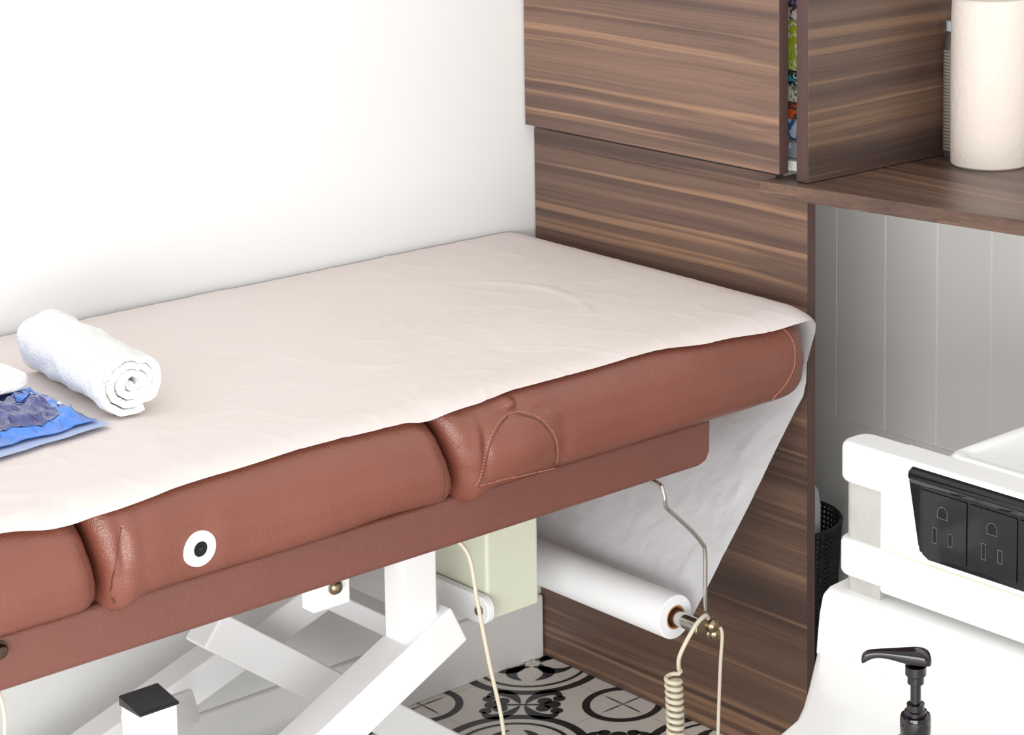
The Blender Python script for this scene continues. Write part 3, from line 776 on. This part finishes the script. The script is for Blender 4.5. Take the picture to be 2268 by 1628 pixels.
extrude_poly('skirt',[(-.352,-1.16),(-.41,-1.16),(-.52,-1.25),(-.60,-1.30),(-.66,-1.32),(-.66,YR+.05),(-.352,YR+.05)],'Z',.06,.441,WP,.015,4,parent=ct)
vs=[];fs=[]
def ringpts(x0,x1,y0,y1,z,r=.02): 
    return [(p[0],p[1],z) for p in rrect((x0+x1)/2,(y0+y1)/2,abs(x1-x0),abs(y1-y0),r,5)]
layers=[ringpts(-.347,-.02,-1.30,YR,.06),ringpts(-.347,-.02,-1.285,YR,.70),ringpts(-.349,.02,-1.265,YR,.758),ringpts(-.343,.014,-1.271,YR+.006,.765),ringpts(-.333,.004,-1.281,YR+.012,.765),ringpts(-.326,-.004,-1.288,YR+.02,.757),ringpts(-.318,-.02,-1.300,YR+.03,.66)]
n=len(layers[0])
for l in layers: vs+=l
for i in range(len(layers)-1):
    for j in range(n): fs.append((i*n+j,i*n+(j+1)%n,(i+1)*n+(j+1)%n,(i+1)*n+j))
fs.append(tuple(range(n))[::-1]); fs.append(tuple((len(layers)-1)*n+j for j in range(n)))
o=obj('rear_tub',vs,fs,WP,smooth=True,parent=ct); recalc(o); o.modifiers.new('es','EDGE_SPLIT').split_angle=math.radians(45)
for (x,y) in ((-.12,-1.40),(-.58,-1.42),(-.12,-1.95),(-.58,-1.95)):
    c_=revolve('caster',[(0,-.012),(.024,-.012),(.029,-.008),(.029,.008),(.024,.012),(0,.012)],(x,y,.0295),M['black'],axis='Y',n=28,parent=ct)
    tube('caster_stem',[(x,y,.03),(x,y,.065)],.008,M['chrome'],12,parent=c_)

# ------------------------------------------------------------------ pump bottle
bx,by=-.758,-1.577; bz=.4702
pb=empty('pump_bottle',(bx,by,bz),'glossy black pump dispenser bottle standing on the white cart tray','pump bottle')
revolve('bottle_body',[(0,0),(.024,0),(.027,.003),(.0275,.01),(.0275,.114),(.026,.127),(.021,.136),(.015,.140),(.013,.144),(0,.144)],(bx,by,bz),M['pump'],parent=pb)
revolve('collar',[(.0,.142),(.0165,.142),(.0175,.144),(.0175,.161),(.0165,.164),(.0125,.1645),(.0125,.169),(.0100,.170),(.0100,.177),(.0065,.178),(0,.178)],(bx,by,bz),M['pump'],parent=pb)
revolve('pump_stem',[(0,.176),(.006,.176),(.006,.199),(.0095,.201),(.0095,.209),(.0120,.211),(.0120,.221),(0,.222)],(bx,by,bz),M['pump'],n=24,parent=pb)
dirv=Vector((-.698,.716,0)); sv=Vector((-dirv.y,dirv.x,0)); hz=.018
sec=[(-.018,.013,.205,.214),(-.010,.0145,.204,.222),(.006,.0125,.205,.223),(.02,.009,.209,.222),(.036,.0065,.213,.222),(.047,.0055,.213,.2215),(.056,.005,.208,.2205),(.061,.0045,.204,.215)]
vs=[];fs=[]; nn=14
for (d_,w,z0,z1) in sec:
    for q in range(nn):
        t=2*math.pi*q/nn; cs,sn=math.cos(t),math.sin(t)
        ex=lambda c_:math.copysign(abs(c_)**.6,c_)
        p=Vector((bx,by,bz))+dirv*d_+sv*(w*ex(cs)); vs.append((p.x,p.y,bz+hz+(z0+z1)/2+(z1-z0)/2*ex(sn)))
for i in range(len(sec)-1):
    for q in range(nn): fs.append((i*nn+q,i*nn+(q+1)%nn,(i+1)*nn+(q+1)%nn,(i+1)*nn+q))
fs.append(tuple(range(nn))); fs.append(tuple((len(sec)-1)*nn+q for q in range(nn))[::-1])
o=obj('pump_head',vs,fs,M['pump'],smooth=True,parent=pb); recalc(o)
md=o.modifiers.new('ss','SUBSURF'); md.levels=1; md.render_levels=2

# ------------------------------------------------------------------ light
w=bpy.data.worlds.new('world'); scn.world=w; w.use_nodes=True
bg=w.node_tree.nodes['Background']; bg.inputs[0].default_value=(1,.995,.985,1); bg.inputs[1].default_value=1.05
def area(name,loc,target,size,power,col=(1,1,1)):
    l=bpy.data.lights.new(name,'AREA'); l.shape='RECTANGLE'; l.size=size[0]; l.size_y=size[1]; l.energy=power; l.color=col
    o=bpy.data.objects.new(name,l); o.location=loc
    o.rotation_euler=(Vector(target)-Vector(loc)).to_track_quat('-Z','Y').to_euler(); bpy.context.collection.objects.link(o)
area('ceiling_light',(-1.4,-2.0,2.75),(-.9,-.9,.6),(1.8,1.8),4,(1,.99,.975))
area('low_fill_light',(-3.4,-3.7,.80),(-.3,-.4,.42),(2.0,1.3),84,(1,.995,.99))  # added low fill from the camera side, brightens the space under the table
area('recess_fill_light',(-3.8,-2.3,1.05),(.45,-.85,.65),(1.0,1.2),28,(1,.995,.99))  # added fill aimed at the panelling recess below the counter

# ------------------------------------------------------------------ camera
cd=bpy.data.cameras.new('camera'); cd.sensor_width=36; cd.lens=5092/2268*36
cd.shift_x=(1134-1750)/2268; cd.shift_y=-814/2268; cd.clip_start=.05
co=bpy.data.objects.new('camera',cd); bpy.context.collection.objects.link(co)
co.location=(-2.603,-3.182,1.75)
a=math.radians(44.3); th=math.radians(7.3)
fwd=Vector((math.cos(a)*math.cos(th),math.sin(a)*math.cos(th),-math.sin(th)))
co.rotation_euler=fwd.to_track_quat('-Z','Y').to_euler()
scn.camera=co
